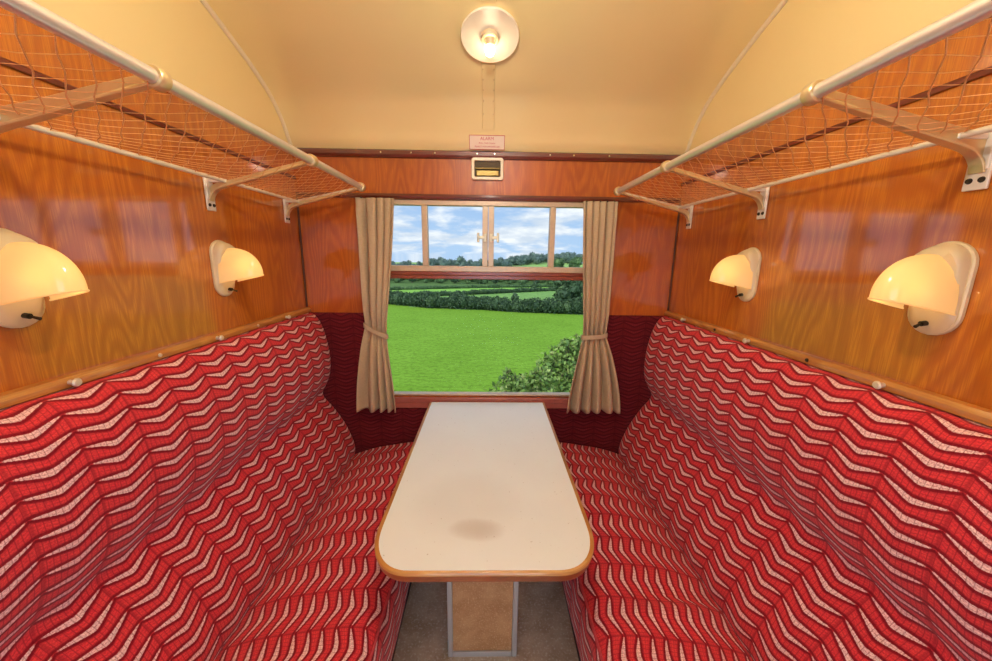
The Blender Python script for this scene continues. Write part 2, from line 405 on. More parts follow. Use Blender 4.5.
for x0, x1 in ((-.60, -.362), (-.332, -.0405), (.0205, .318), (.348, .60)):
    bm = B(); box(bm, x0, x1, D+.030, D+.034, 1.482, OZ1-.028); wobj('pane', bm, GLASS, None)
bm = B(); box(bm, -.60, .60, D+.030, D+.034, OZ0+.012, 1.412); wobj('pane', bm, GLASS, None)
# ------------------------------------------------------------------ dado below the window
def uv_grid_obj(name, rows, mat_, parent=None, uvf=None, solid=None, closed_ends=None):
    """rows: list of lists of (pos, (u, v))"""
    bm = B(); uvl = bm.loops.layers.uv.new('UVMap')
    V = [[bm.verts.new(p) for p, _ in r] for r in rows]
    for i in range(len(rows)-1):
        for j in range(len(rows[0])-1):
            f = bm.faces.new((V[i][j], V[i][j+1], V[i+1][j+1], V[i+1][j]))
            for l, (a, b) in zip(f.loops, ((i, j), (i, j+1), (i+1, j+1), (i+1, j))): l[uvl].uv = rows[a][b][1]
    if closed_ends:
        for r, rv in ((rows[0], V[0]), (rows[-1], V[-1])):
            f = bm.faces.new(rv if r is rows[-1] else rv[::-1])
            for l in f.loops: l[uvl].uv = (l.vert.co.x, l.vert.co.z)
    return obj(name, bm, mat_, parent, angle=60)
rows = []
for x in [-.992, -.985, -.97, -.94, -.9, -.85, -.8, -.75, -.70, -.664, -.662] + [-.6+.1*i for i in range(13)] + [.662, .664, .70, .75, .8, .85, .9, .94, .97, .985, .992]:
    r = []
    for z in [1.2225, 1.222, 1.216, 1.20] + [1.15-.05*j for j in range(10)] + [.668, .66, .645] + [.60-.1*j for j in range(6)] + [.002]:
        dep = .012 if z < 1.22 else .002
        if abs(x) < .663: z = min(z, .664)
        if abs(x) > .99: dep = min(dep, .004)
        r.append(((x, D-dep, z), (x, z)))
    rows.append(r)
o = uv_grid_obj('upholstered_panel', rows, MOQ_SHADED)
props(o, 'red upholstered wall panel with painted-in shade below the window, behind the table', 'wall panel')
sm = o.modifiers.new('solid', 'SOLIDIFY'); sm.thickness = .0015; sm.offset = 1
# ------------------------------------------------------------------ benches
BACK = [(.012, 1.222), (.035, 1.2215), (.062, 1.205), (.090, 1.150), (.112, 1.06), (.121, .97), (.113, .88), (.088, .815), (.064, .772), (.070, .735), (.116, .675), (.168, .585), (.206, .495), (.220, .44), (.218, .39), (.19, .35)]
SEAT = [(.13, .352), (.19, .375), (.26, .405), (.36, .438), (.47, .458), (.56, .466), (.62, .466), (.655, .456), (.681, .43), (.692, .385), (.692, .30), (.686, .225), (.664, .205), (.60, .205)]
def cushion(name, s, prof, y0, y1, mat_, parent, v0, dents=None, er=.02):
    P = spline([(a, b, 0) for a, b in prof], 6)
    n = len(P); L = [0]
    for a, b in zip(P, P[1:]): L.append(L[-1] + (b-a).length)
    rows = []
    ys = [y0, y0+.003, y0+.010, y0+.02, y0+.035] + [y0+.05+(y1-y0-.1)*i/72 for i in range(73)] + [y1-.035, y1-.02, y1-.010, y1-.003, y1]
    for y in ys:
        e = min(y-y0, y1-y); t = max(0, 1-e/er); shrink = er*(1-math.sqrt(max(0, 1-t*t)))
        r = []
        for i, p in enumerate(P):
            a = P[max(0, i-1)]; b = P[min(n-1, i+1)]; d = (b-a).normalized()
            nx, nz = -d.y, d.x                  # profile normal, pointing out of the cushion for this direction
            if name == 'backrest': nx, nz = -d.y, d.x
            w = min(1, min(i, n-1-i)/5)
            k = noise.noise(Vector((y*4.5, p.x*6+s*3, p.y*6)))*.0035*w
            if dents: k += dents(y, p)*w
            off = p.x + nx*(k - shrink*w); z = p.y + nz*(k - shrink*w)
            r.append(((s*(W-max(.004, off)), y, z), (y + (.0 if s < 0 else .03), v0 - L[i])))
        rows.append(r)
    def flat(r):                                # end face: run every profile point back to the wall / down to the seat board
        return [((s*(W-.005), p[1], p[2]) if name == 'backrest' else (p[0], p[1], .206), uv) for p, uv in r]
    rows = [flat(rows[0])] + rows + [flat(rows[-1])]
    return uv_grid_obj(name, rows, mat_, parent), P, L
labels = {-1: 'long red zigzag patterned bench with padded back against the left partition wall',
          1: 'long red zigzag patterned bench with padded back against the right partition wall'}
for s in (-1, 1):
    y0, y1 = -.03, D-.0135
    t = thing('bench', labels[s], 'bench', (s*.67, .98, 0))
    kids = []
    def back_d(y, p): return .004*math.sin(y*9+s)*math.exp(-((p.y-.95)/.2)**2)
    kids.append(cushion('backrest', s, BACK, y0, y1, MOQ, None, 1.9, back_d)[0])
    def seat_d(y, p):
        k = .010*math.exp(-((p.x-.42)/.16)**2)*math.sin(y*5.2+.6)
        if s > 0:
            yc = .985 - .10*(p.x-.45)
            if p.x < .62: k += (-.016*math.exp(-((y-yc)/.022)**2) + .014*math.exp(-((y-yc+.06)/.035)**2))*math.exp(-((p.x-.40)/.15)**2)
        return k
    kids.append(cushion('seat_cushion', s, SEAT, y0, y1, MOQ, None, .83, seat_d)[0])
    # piping round the end of the back and along the front edge of the seat
    P = spline([(a, b, 0) for a, b in BACK[1:-1]], 6)
    bm = B(); tube(bm, [(s*(W-p.x+.012), y1-.008, p.y) for p in P], .0045, 6); kids.append(obj('piping', bm, PIPE))
    bm = B(); tube(bm, [(s*(W-.678), y0+.03+(y1-y0-.06)*i/40, .441+.002*math.sin(i*1.7)) for i in range(41)], .0045, 6); kids.append(obj('piping', bm, PIPE))
    bm = B(); a, b = sorted((s*.36, s*.985)); box(bm, a, b, y0+.02, y1-.02, .001, .204); kids.append(obj('plinth', bm, BASE_DARK, bevel=.004))
    bm = B(); a, b = sorted((s*.80, s*.985)); box(bm, a, b, y0+.02, y1-.02, .206, .345); kids.append(obj('back_support', bm, BASE_DARK, bevel=.004))
    bm = B(); a, b = sorted((s*.33, s*.80)); box(bm, a, b, y0+.03, y1-.03, .20, .206)
    kids.append(obj('seat_board', bm, BASE_DARK))
    for c in kids:
        c.parent = t; c.matrix_parent_inverse = Matrix.Translation((-s*.67, -.98, 0))
# ------------------------------------------------------------------ table
TY0, TY1, ZT = .815, D-.018, .711
TC = (TY0+TY1)/2; TH = (TY1-TY0)/2
table = thing('table', 'narrow white topped table with amber wooden lip standing under the window', 'table', (-.007, TC, 0))
def top_outline(inset, zz, fy=1):
    pts = rrect(.3315-inset, TH-inset*fy, .132-inset, .175-inset, 14, (0, 0, 1, 1), 2.25)
    return [(x, y, zz) for x, y in pts]
bm = B(); loft(bm, [top_outline(.006, ZT-.034), top_outline(.004, ZT-.030), top_outline(.004, ZT-.011)])
obj('tabletop', bm, WOOD_FRONT, table, angle=50, label='red brown wooden core of the table top')
bm = B(); loft(bm, [top_outline(.0, ZT-.0105), top_outline(0, ZT-.003), top_outline(.003, ZT)])
obj('edge_lip', bm, WOOD_EDGE, table, angle=50, label='amber wooden lip')
bm = B(); loft(bm, [top_outline(.013, ZT+.0002, .65), top_outline(.0135, ZT+.0012, .65)])
obj('laminate', bm, LAM, table, angle=50, label='white laminate with a brown stain')
for x in (-.133, .116):
    bm = B(); box(bm, x-.010, x+.010, 1.14-TC-.010, 1.14-TC+.010, .001, ZT-.0345); obj('leg', bm, GREYMETAL, table, bevel=.003)
bm = B(); box(bm, -.1225, .1055, 1.14-TC-.009, 1.14-TC+.009, .001, .024); obj('foot_rail', bm, GREYMETAL, table, bevel=.002)
bm = B(); box(bm, -.1225, .1055, 1.14-TC-.003, 1.14-TC+.003, .0245, ZT-.0345); obj('support_panel', bm, PANEL, table, smooth=False, label='brown hardboard panel between the legs')
bm = B(); box(bm, -.26, .26, TH-.035, TH+.003, ZT-.09, ZT-.035); obj('wall_bracket', bm, WOOD_FRONT, table, bevel=.003)
# ------------------------------------------------------------------ curtains
def curtain(name_side, label, top, tie, bot, ztie, nple, tilt):
    zt, zb = 1.815, .682
    yc = D-.062
    root = thing('curtain', label, 'curtain', ((top[0]+top[1])/2, yc, zb))
    def lerp(a, b, t): return (a[0]+(b[0]-a[0])*t, a[1]+(b[1]-a[1])*t)
    rows = []; nz = 60; nx = 120
    def span(z, q):
        zc = ztie[0]+(ztie[1]-ztie[0])*q
        if z >= zc:
            t = (zt-z)/(zt-zc); t = t**1.35
            return lerp(top, tie, t)
        t = (zc-z)/(zc-zb); t = 1-max(0, 1-t)**1.5
        return lerp(tie, bot, t)
    rnd = random.Random(3 if name_side == 'l' else 9)
    wv = [1.7, .9, .8, .7] if name_side == 'l' else [rnd.uniform(.8, 1.2) for _ in range(nple)]; tot = sum(wv); cum = [0]
    for w in wv: cum.append(cum[-1]+w/tot)
    def phase(q):
        for i in range(nple):
            if q <= cum[i+1]+1e-9: return i+(q-cum[i])/(cum[i+1]-cum[i])
        return nple
    for i in range(nz+1):
        z = zt+(zb-zt)*i/nz; r = []
        for j in range(nx+1):
            q = j/nx; a, b = span(z, q)
            zc = ztie[0]+(ztie[1]-ztie[0])*q
            near = math.exp(-((z-zc)/.07)**2)
            amp = (.020 if z > zc else .016+.012*min(1, (zc-z)/.3))*(1-.55*near)
            if z > 1.76: amp *= .75
            ph = phase(q)
            yy = -amp*math.cos(2*PI*ph) - .004*math.sin(2*PI*ph*2+z*3)
            x = a+(b-a)*q + .006*math.sin(2*PI*ph)*(1-near)
            yy += .012*near
            if z < zc: yy -= .012*math.sin(min(1, (zc-z)/.45)*PI/2)
            r.append(((x-root.location.x, yy, z-zb + .006*math.sin(ph*2*PI)*(1 if i == nz else 0)), (q, z)))
        rows.append(r)
    c = uv_grid_obj('cloth', rows, CURT, root)
    sm = c.modifiers.new('solid', 'SOLIDIFY'); sm.thickness = .003; sm.offset = 0
    # tie-back band: a flat sloping loop round the waist
    bm = B(); ring = []; n = 40; A = (tie[1]-tie[0])/2+.008; cx = (tie[0]+tie[1])/2-root.location.x
    for k in range(n):
        a = 2*PI*k/n; x = A*math.cos(a); y = .024*math.sin(a)+.008; q = (x/A+1)/2
        z = ztie[0]+(ztie[1]-ztie[0])*q - zb + tilt*abs(x/A)
        ring.append((cx+x, y, z, a))
    R = [[(x+math.cos(a)*o*.5, y+math.sin(a)*o, z+h) for x, y, z, a in ring] for o, h in ((0, -.013), (.0035, -.011), (.0035, .011), (0, .013), (-.001, 0))]
    VV = [[bm.verts.new(p) for p in r_] for r_ in R]
    for i in range(5):
        a_, b_ = VV[i], VV[(i+1) % 5]
        for k in range(n): bm.faces.new((a_[k], a_[(k+1) % n], b_[(k+1) % n], b_[k]))
    obj('tie_back', bm, CURT, root)
    for q in [(i+.5)/nple for i in range(nple)]:
        bm = B(); x = top[0]+(top[1]-top[0])*q-root.location.x
        sphere(bm, (x, -.004, zt-zb+.001), .005, 8, 6); obj('hook', bm, DARKMETAL, root)
    return root
curtain('l', 'beige pleated curtain tied back at the left side of the window', (-.672, -.482), (-.668, -.558), (-.728, -.512), (1.165, 1.10), 4, .0)
curtain('r', 'beige pleated curtain tied back at the right side of the window, flaring below its tie', (.470, .645), (.515, .640), (.438, .738), (1.105, 1.12), 5, .0)
# ------------------------------------------------------------------ luggage racks
XR, ZR, XB, ZB = .627, 1.857, .935, 1.785
BY = (.772, 1.372, 1.868)
for s in (-1, 1):
    nm = 'left' if s < 0 else 'right'
    t = thing('luggage_rack', 'string net luggage rack on metal brackets along the %s wall' % nm, 'luggage rack', (s, 1.0, ZB))
    kids = []
    xr = s*XR; xb = s*XB
    bm = B(); tube(bm, [(xr, -.30, ZR), (xr, 1.872, ZR)], .0135, 16); kids.append(obj('front_rail', bm, ALU, label='polished tubular front rail'))
    bm = B(); tube(bm, [(xb, -.30, ZB), (xb, 1.872, ZB)], .0065, 10); kids.append(obj('rear_rail', bm, ROD))
    bm = B(); tube(bm, [(xr, 1.866, ZR-.002), (xb, 1.866, ZB+.004)], .0045, 8); kids.append(obj('end_rod', bm, ROD))
    for y in BY:
        # arm: a tapering T-section that sweeps up from the wall to the rail
        c = [(.012, 1.716), (.018, 1.734), (.034, 1.752), (.065, 1.764), (.15, 1.786), (.26, 1.817), (.358, 1.843)]
        C = spline([(a, b, 0) for a, b in c], 5); rings = []
        n = len(C)
        for i, p in enumerate(C):
            f = i/(n-1)
            d = (C[min(n-1, i+1)]-C[max(0, i-1)]).normalized(); nx, nz = -d.y, d.x
            hw = .013-.005*f if y < 1 else .012-.003*f
            hh = (.052-.030*f) if y < 1 else (.026-.010*f)
            tw = .0035
            sec = [(-hw, 0), (hw, 0), (hw, .005), (tw, .008), (tw, hh), (-tw, hh), (-tw, .008), (-hw, .005)]
            rings.append([(s*(W-(p.x+nx*h)), y+w, p.y+nz*h) for w, h in sec])
        bm = B(); loft(bm, rings); arm = obj('arm', bm, BRACKET, bevel=.0015, angle=30); kids.append(arm)
        bm = B(); M = Matrix.Translation((xr, y-.013, ZR)) @ Matrix.Rotation(-PI/2, 4, 'X')
        lathe(bm, [(.0138, 0), (.0185, .001), (.0205, .004), (.0205, .022), (.0185, .025), (.0138, .026), (.0138, 0)], M, 24); kids.append(obj('collar', bm, BRACKET))
        bm = B(); a, b = sorted((s*(W-.002), s*(W-.008))); box(bm, a, b, y-.020, y+.020, 1.684, 1.800)
        a, b = sorted((s*(W-.002), s*(W-.011))); box(bm, a, b, y-.016, y+.016, 1.722, 1.796)
        a, b = sorted((s*(W-.011), s*(W-.072))); box(bm, a, b, y-.006, y+.006, ZB-.005, ZB+.005)
        mount = obj('mount_plate', bm, MOUNT, bevel=.002); kids.append(mount)
        for dy in (-.010, .010):
            bm = B(); M = Matrix.Translation((s*(W-.008), y+dy, 1.703)) @ Matrix.Rotation(-s*PI/2, 4, 'Y')
            lathe(bm, [(.006, 0), (.005, .003), (0, .0025)], M, 12); sc = obj('screw', bm, DARKMETAL); sc.parent = mount
    # the net: two families of diagonal threads, sagging between the rails
    bm = B(); pitch = .048; n0 = int(2.17/pitch); span = .30
    def net_p(y, q):
        sag = -.020*math.sin(PI*q)
        return Vector((xr+(xb-xr)*q, y, ZR-.012+(ZB+.004-ZR+.012)*q + sag + .004*noise.noise(Vector((y*9, q*4, s)))))
    for fam in (-1, 1):
        for i in range(-5, n0+6):
            ya = -.30+i*pitch; pts = []
            for k in range(11):
                q = k/10; y = ya+fam*span*(q-.5) + .004*math.sin(k*2.1+i)
                if -.30 <= y <= 1.862: pts.append(net_p(y, q))
            if len(pts) > 1: tube(bm, pts, .00120 if fam > 0 else .0006, 4, False)
    net = obj('net', bm, STRING); kids.append(net)
    for c in kids:
        c.parent = t; c.matrix_parent_inverse = Matrix.Translation((-s, -1.0, -ZB))
# ------------------------------------------------------------------ wall lamps  (built facing +x on the left wall, then turned)
def make_lamp():
    t = thing('wall_lamp', 'x', 'lamp')
    def stadium(w, z0, z1, n=12):
        r = w; zc0, zc1 = z0+r, z1-r; out = []
        for k in range(n+1): a = PI*k/n; out.append((math.cos(a)*r, zc1+math.sin(a)*r))
        for k in range(n+1): a = PI+PI*k/n; out.append((math.cos(a)*r, zc0+math.sin(a)*r))
        return out
    bm = B(); loft(bm, [[(x, a, b) for a, b in stadium(w, 1.377+d, 1.583-d)] for x, w, d in ((.0015, .050, 0), (.008, .050, 0), (.011, .047, .003))])
    obj('back_plate', bm, PLASTIC, t)
    HP = [(1.377, .011), (1.392, .016), (1.410, .020), (1.428, .022), (1.46, .024), (1.51, .028), (1.538, .038), (1.556, .042), (1.570, .030), (1.583, .011)]
    def hoff(z):
        for (a, oa), (b, ob) in zip(HP, HP[1:]):
            if a <= z <= b: return oa+(ob-oa)*(z-a)/(b-a)
        return .011
    def hring(k, f):
        pts = stadium(.045, 1.381, 1.579); zc = 1.475
        return [(.011+f*(hoff(zc+(b-zc)*k)-.011), a*k*(1-.28*f*max(0, min(1, (1.455-b)/.04))), zc+(b-zc)*k) for a, b in pts]
    bm = B(); loft(bm, [hring(1, 0), hring(1, .5), hring(.97, .85), hring(.9, 1), hring(.7, 1.04), hring(.4, 1.06), hring(.1, 1.07)])
    obj('housing', bm, PLASTIC, t)
    # quarter-dome opal glass shade, open below
    bm = B(); rows = []; no, na = 22, 18; o0, o1 = .022, .148
    def rim(q, o): return 1.430 + (o-o0)*.22
    for i in range(no+1):
        g = math.sin(PI/2*i/no); o = o0+(o1-o0)*g; m = math.sqrt(max(0, 1-g*g))
        w = .0485*max(m, .03)**.8; h = .122*max(m, .02)**.95
        rows.append([(o, -w*math.cos(PI*k/na), rim(0, o)+h*math.sin(PI*k/na)**.85) for k in range(na+1)])
    loft(bm, rows, closed=False, caps=False); shade = obj('shade', bm, SHADE, t, angle=180, label='glowing opal glass quarter dome shade')
    bm = B(); edge = [(r[0][0], r[0][1], r[0][2]) for r in rows]+[(r[-1][0], r[-1][1], r[-1][2]) for r in rows[::-1]]
    tube(bm, edge, .0022, 6); e = obj('rim', bm, SHADE, t); e.parent = shade
    bm = B(); sphere(bm, (.095, 0, 1.482), .0125, 14, 10, (1.25, 1, 1)); obj('bulb', bm, BULB_S, t)
    bm = B(); tube(bm, [(.045, 0, 1.485), (.082, 0, 1.482)], .009, 12); obj('bulb_holder', bm, PLASTIC, t)
    bm = B(); tube(bm, [(.016, 0, 1.404), (.030, 0, 1.402)], .0060, 12); tube(bm, [(.030, 0, 1.402), (.046, .004, 1.396)], [.0025, .0038], 8)
    obj('switch', bm, DARKMETAL, t)
    return t
lamp = make_lamp()
specs = [(-1, .772, 'cream glowing wall lamp on the left wall, the near one cut by the frame edge'),
         (-1, 1.385, 'small cream glowing wall lamp on the left wall, the one nearest the window'),
         (1, .785, 'large cream glowing wall lamp on the right wall, the one nearest the viewer'),
         (1, 1.39, 'small cream glowing wall lamp on the right wall, the one nearest the window'),
         (-1, .19, 'unseen fill lamp added on the left wall, first one behind the viewer'), (1, .19, 'unseen fill lamp added on the right wall, first one behind the viewer'),
         (-1, -.41, 'unseen fill lamp added on the left wall, second one behind the viewer'), (1, -.41, 'unseen fill lamp added on the right wall, second one behind the viewer')]
for i, (s, y, lb) in enumerate(specs):
    l = lamp if i == 0 else copy_tree(lamp)
    l.location = (s*W, y, 0); l.rotation_euler = (0, 0, 0 if s < 0 else PI); l['label'] = lb; l['group'] = 'reading lamps on the partition walls'
    if i > 3:                                       # much brighter bulbs in the unseen wall lamps added as fill
        for c in l.children:
            if c.name.startswith('bulb') and 'holder' not in c.name:
                c.data = c.data.copy(); c.data.materials[0] = BULB_FILL_WALL
# ------------------------------------------------------------------ ceiling lamp, strip, sign, alarm
def on_ceiling(y, x, drop=0):
    p, d, n = ceil_frame(y); p = Vector((x, p.y, p.z)) + n*drop
    Y = n.cross(Vector((1, 0, 0)))
    return Matrix.Translation(p) @ Matrix((Vector((1, 0, 0)), n.cross(Vector((1, 0, 0))), n)).transposed().to_4x4()
def make_ceiling_lamp(y, label, x=-.007, bulb=None):
    t = thing('ceiling_lamp', label, 'lamp'); t.matrix_world = on_ceiling(y, x, .012)
    bm = B(); lathe(bm, [(0, -.008), (.106, -.008), (.110, -.002), (.110, .002), (.108, .0045), (.105, .004), (.103, .003), (0, .0025)], n=48); obj('dish', bm, DISH, t)
    bm = B(); lathe(bm, [(.034, .0028), (.034, .012), (.030, .016), (.024, .016), (.022, .0028)], n=28); c = obj('collar', bm, PLASTIC, t)
    bm = B(); lathe(bm, [(.016, -.006), (.016, .016), (.012, .019), (0, .019)], Matrix.Translation((0, 0, .012)) @ Matrix.Rotation(math.radians(34), 4, 'X'), n=20); obj('bulb_holder', bm, PLASTIC, t)
    bm = B(); lathe(bm, [(.010, .0385), (.014, .046), (.021, .062), (.022, .074), (.018, .088), (.009, .096), (0, .098)], Matrix.Translation((0, 0, .012)) @ Matrix.Rotation(math.radians(34), 4, 'X') @ Matrix.Diagonal((.82, .82, .72, 1)) @ Matrix.Translation((0, 0, -.022)), n=20); obj('bulb', bm, bulb or BULB, t)
    return t
make_ceiling_lamp(1.562, 'round white ceiling lamp with one bare glowing bulb')
t = thing('fill_pendant', 'unseen fill bulb added on a short rod from the ceiling above the viewer', 'lamp', (-.007, .62, 2.27))  # added pendant, hung low out of view to brighten the ceiling
bm = B(); lathe(bm, [(0, .264), (.05, .262), (.045, .245), (.008, .236), (.006, .07), (.020, .06), (.020, .03), (0, .028)], n=24); obj('rod', bm, PLASTIC, t)
bm = B(); sphere(bm, (0, 0, 0), .030, 20, 14, (1, 1, 1.1)); obj('bulb', bm, BULB_FILL, t)
make_ceiling_lamp(-.295, 'round white fill lamp added on the ceiling, unseen behind the viewer', -.007, BULB_S)  # extra ceiling lamp added out of view for frontal fill
bm = B()
P = [y/100 for y in range(165, 193, 3)]
def strip(y0, y1):
    ys = [y0+(y1-y0)*i/14 for i in range(15)]; rings = []
    for y in ys:
        p, d, n = ceil_frame(y)
        rings.append([(-.013+x, (p+n*h).y, (p+n*h).z) for x, h in ((-.029, .001), (-.029, .004), (-.026, .006), (.026, .006), (.029, .004), (.029, .001))])
    bm = B(); loft(bm, rings); return bm
for y0, y1, lb in ((1.680, 1.925, 'cream riveted cover strip on the ceiling between lamp and alarm notice'), (1.02, 1.445, 'cream cover strip on the ceiling above the lamp, cut by the frame edge')):
    t = obj('cover_strip', strip(y0, y1), CREAM, angle=30); props(t, lb, 'cover strip')
    y = y0+.02
    while y < y1-.01:
        for x in (-.036+.0, .010):
            M = on_ceiling(y, x, .006); b_ = B(); lathe(b_, [(.0035, 0), (.003, .0015), (0, .002)], M, 8); obj('rivet', b_, BRACKET, t)
        y += .045
# alarm notice on the steep edge of the ceiling
sg = thing('alarm_notice', 'small pale notice with red ALARM lettering at the ceiling edge', 'sign')
p, d, n = ceil_frame(1.9555)
M = Matrix.Translation(Vector((-.019, p.y, p.z)) + n*.005) @ Matrix((Vector((1, 0, 0)), -d, n)).transposed().to_4x4()
sg.matrix_world = M
bm = B(); box(bm, -.088, .088, -.034, .034, -.0015, .0015); obj('plate', bm, SIGNMAT, sg, bevel=.001)
bm = B()
for x0, x1, y0, y1 in ((-.088, .088, .0315, .034), (-.088, .088, -.034, -.0315), (-.088, -.0855, -.0315, .0315), (.0855, .088, -.0315, .0315)): box(bm, x0, x1, y0, y1, .0016, .0022)
obj('border', bm, SIGNRED, sg, smooth=False)
def text(body, size, y, parent, m, ext=.0003, name='lettering', z=.0018):
    c = bpy.data.curves.new(name, 'FONT'); c.body = body; c.size = size; c.align_x = 'CENTER'; c.extrude = ext
    o = link(bpy.data.objects.new(name, c)); bpy.context.view_layer.update()
    me = bpy.data.meshes.new_from_object(o.evaluated_get(bpy.context.evaluated_depsgraph_get()))
    bpy.data.objects.remove(o); me.materials.clear(); me.materials.append(m)
    o = link(bpy.data.objects.new(name, me)); o.location = (0, y, z); o.parent = parent; return o
text('ALARM', .021, .011, sg, SIGNRED); text('PULL THE CHAIN', .0105, -.007, sg, SIGNRED); text('PENALTY FOR IMPROPER USE', .0095, -.022, sg, SIGNRED)
# alarm chain box
ab = thing('alarm_box', 'small cream framed recess with olive alarm handle above the window', 'alarm box', (-.016, D, 1.972))
bm = B(); A_ = rrect(.082, .054, .014, .014, 5); B_ = rrect(.066, .038, .006, .006, 5)
rings = [[(x, -.001, z) for x, z in A_], [(x, -.014, z) for x, z in A_], [(x*.97, -.018, z*.96) for x, z in A_], [(x*1.02, -.018, z*1.03) for x, z in B_], [(x, -.013, z) for x, z in B_], [(x, -.001, z) for x, z in B_]]
loft(bm, rings, caps=False); obj('frame', bm, CREAM_TRIM, ab)
bm = B(); box(bm, -.068, .068, -.0045, -.001, -.040, .040); obj('back', bm, OLIVE_DARK, ab)
bm = B(); tube(bm, [(-.064, -.010, .002), (.064, -.010, .002)], .0045, 10); obj('rod', bm, OLIVE, ab)
bm = B(); box(bm, -.058, .058, -.012, -.005, -.034, -.006); obj('handle', bm, OLIVE, ab, bevel=.004)
# ------------------------------------------------------------------ outside: ground
G = EYE-8
def hill(x, y):
    h = 0
    f = max(0, min(1, (y-115)/95)); f = f*f*(3-2*f)
    h += 4.6*f*math.exp(-((x-42)/34)**2)
    h += .5*noise.noise(Vector((x*.02, y*.02, 0)))*max(0, min(1, (y-60)/40))
    return h
def ground_z(x, y):
    if y < 14: return -1.2+(G+1.2)*max(0, (y-3.5)/10.5)
    return G+hill(x, y)
def h1(x):      # first hedge line
    P = [(-40, 62), (-15.8, 59.4), (-9, 55.6), (-1.4, 54.6), (3.8, 52.4), (13.4, 50.9), (40, 49)]
    for (a, ya), (b, yb) in zip(P, P[1:]):
        if a <= x <= b: return ya+(yb-ya)*(x-a)/(b-a)
    return P[0][1] if x < 0 else P[-1][1]
def h2(x): return 75.9+(.575*x if x > 0 else .44*x)
def h3(x): return 90.5+.38*x
def grass(name, a, b_, sc):
    m, t, b = mat(name); N = NT(t); c = N.coord()
    f = N.noise(c, sc, 5, .6); g = N.noise(c, sc*14, 4, .7)
    s = N.sep(c); rw = N.noise(N.xyz(N.m('MULTIPLY', s[0], .5), N.m('MULTIPLY', s[1], 3), 0), 1.2, 3)
    cc = N.mix(N.ramp(N.m('ADD', N.m('MULTIPLY', f, .5), N.m('MULTIPLY', rw, .5)), .3, .7), (*a, 1), (*b_, 1))
    cc = N.mix(N.m('MULTIPLY', N.ramp(g, .42, .68), .62), cc, (*[x*.55 for x in a], 1))
    N.put(b.inputs['Base Color'], cc); b.inputs['Roughness'].default_value = 1; b.inputs['Specular IOR Level'].default_value = .1
    N.bump(g, .6, .12, b); return m
GR = [grass('bright_field_grass', (.115, .23, .016), (.16, .30, .028), .22), grass('dull_field_grass', (.13, .25, .06), (.17, .30, .085), .12),
      grass('pale_field_grass', (.16, .33, .05), (.20, .38, .07), .15), grass('rough_grass', (.06, .12, .03), (.10, .17, .05), .3), grass('hillside_grass', (.20, .33, .09), (.23, .36, .11), .1)]
bm = B(); xs = [-130+260*i/104 for i in range(105)]; ys = [2.6, 3.5, 5, 7, 9, 11, 14, 18] + [20+2*i for i in range(45)] + [110+5*i for i in range(57)]
V = {}
for i, x in enumerate(xs):
    for j, y in enumerate(ys):
        V[i, j] = bm.verts.new((x, y, ground_z(x, y)))
for i in range(len(xs)-1):
    for j in range(len(ys)-1):
        f = bm.faces.new((V[i, j], V[i+1, j], V[i+1, j+1], V[i, j+1])); c = f.calc_center_median()
        f.material_index = 3 if c.y < 12 else 0 if c.y < h1(c.x) else 1 if c.y < h2(c.x) else 2 if c.y < h3(c.x) else 3 if c.y < 118 else 4
o = obj('meadow_ground', bm, GR); props(o, 'bright green meadow and pale fields rising to a hill outside the window', 'ground', kind='structure')
# ------------------------------------------------------------------ outside: planting
def leaf_mat(name, a, b_, c_):
    m, t, b = mat(name); N = NT(t)
    g = N.n('ShaderNodeNewGeometry').outputs['Random Per Island']
    cc = N.mix(N.ramp(g, .0, .7), (*a, 1), (*b_, 1)); cc = N.mix(N.ramp(g, .8, 1.0), cc, (*c_, 1))
    N.put(b.inputs['Base Color'], cc); b.inputs['Roughness'].default_value = .6; b.inputs['Specular IOR Level'].default_value = .3
    return m
LF_DARK = leaf_mat('dark_leaves', (.018, .042, .016), (.045, .085, .03), (.08, .13, .04))
LF_FAR = leaf_mat('far_haze_tinted_leaves', (.055, .085, .075), (.085, .125, .095), (.11, .15, .10))  # bluish tone puts distance haze into the leaf colour
LF_MID = leaf_mat('mid_green_leaves', (.03, .065, .022), (.07, .125, .04), (.12, .19, .06))
LF_BUSH = leaf_mat('bush_leaves', (.06, .12, .02), (.15, .23, .04), (.28, .32, .10))
BARK = plain('bark', (.10, .07, .045), .9, var=.3, scale=20)
def leaf(bm, p, size, rnd, asp=.6, fold=0, up=.3):
    d = Vector((rnd.gauss(0, 1), rnd.gauss(0, 1), rnd.gauss(0, 1)+up)).normalized()
    u, v = frame_at(d); a = rnd.uniform(0, 2*PI)
    e1 = (u*math.cos(a)+v*math.sin(a))*size; e2 = (v*math.cos(a)-u*math.sin(a))*size*asp
    if fold:
        m1 = p+d*size*.12
        vs = [bm.verts.new(q) for q in (p-e1, p-e1*.2-e2, p+e1*.35-e2*.7, p+e1, p+e1*.35+e2*.7, p-e1*.2+e2)]
        bm.faces.new(vs)
    else:
        vs = [bm.verts.new(p+e1*.5*a_+e2*.5*b_) for a_, b_ in ((-1, -.6), (.2, -1), (1, 0), (.2, 1), (-1, .6))]
        bm.faces.new(vs)
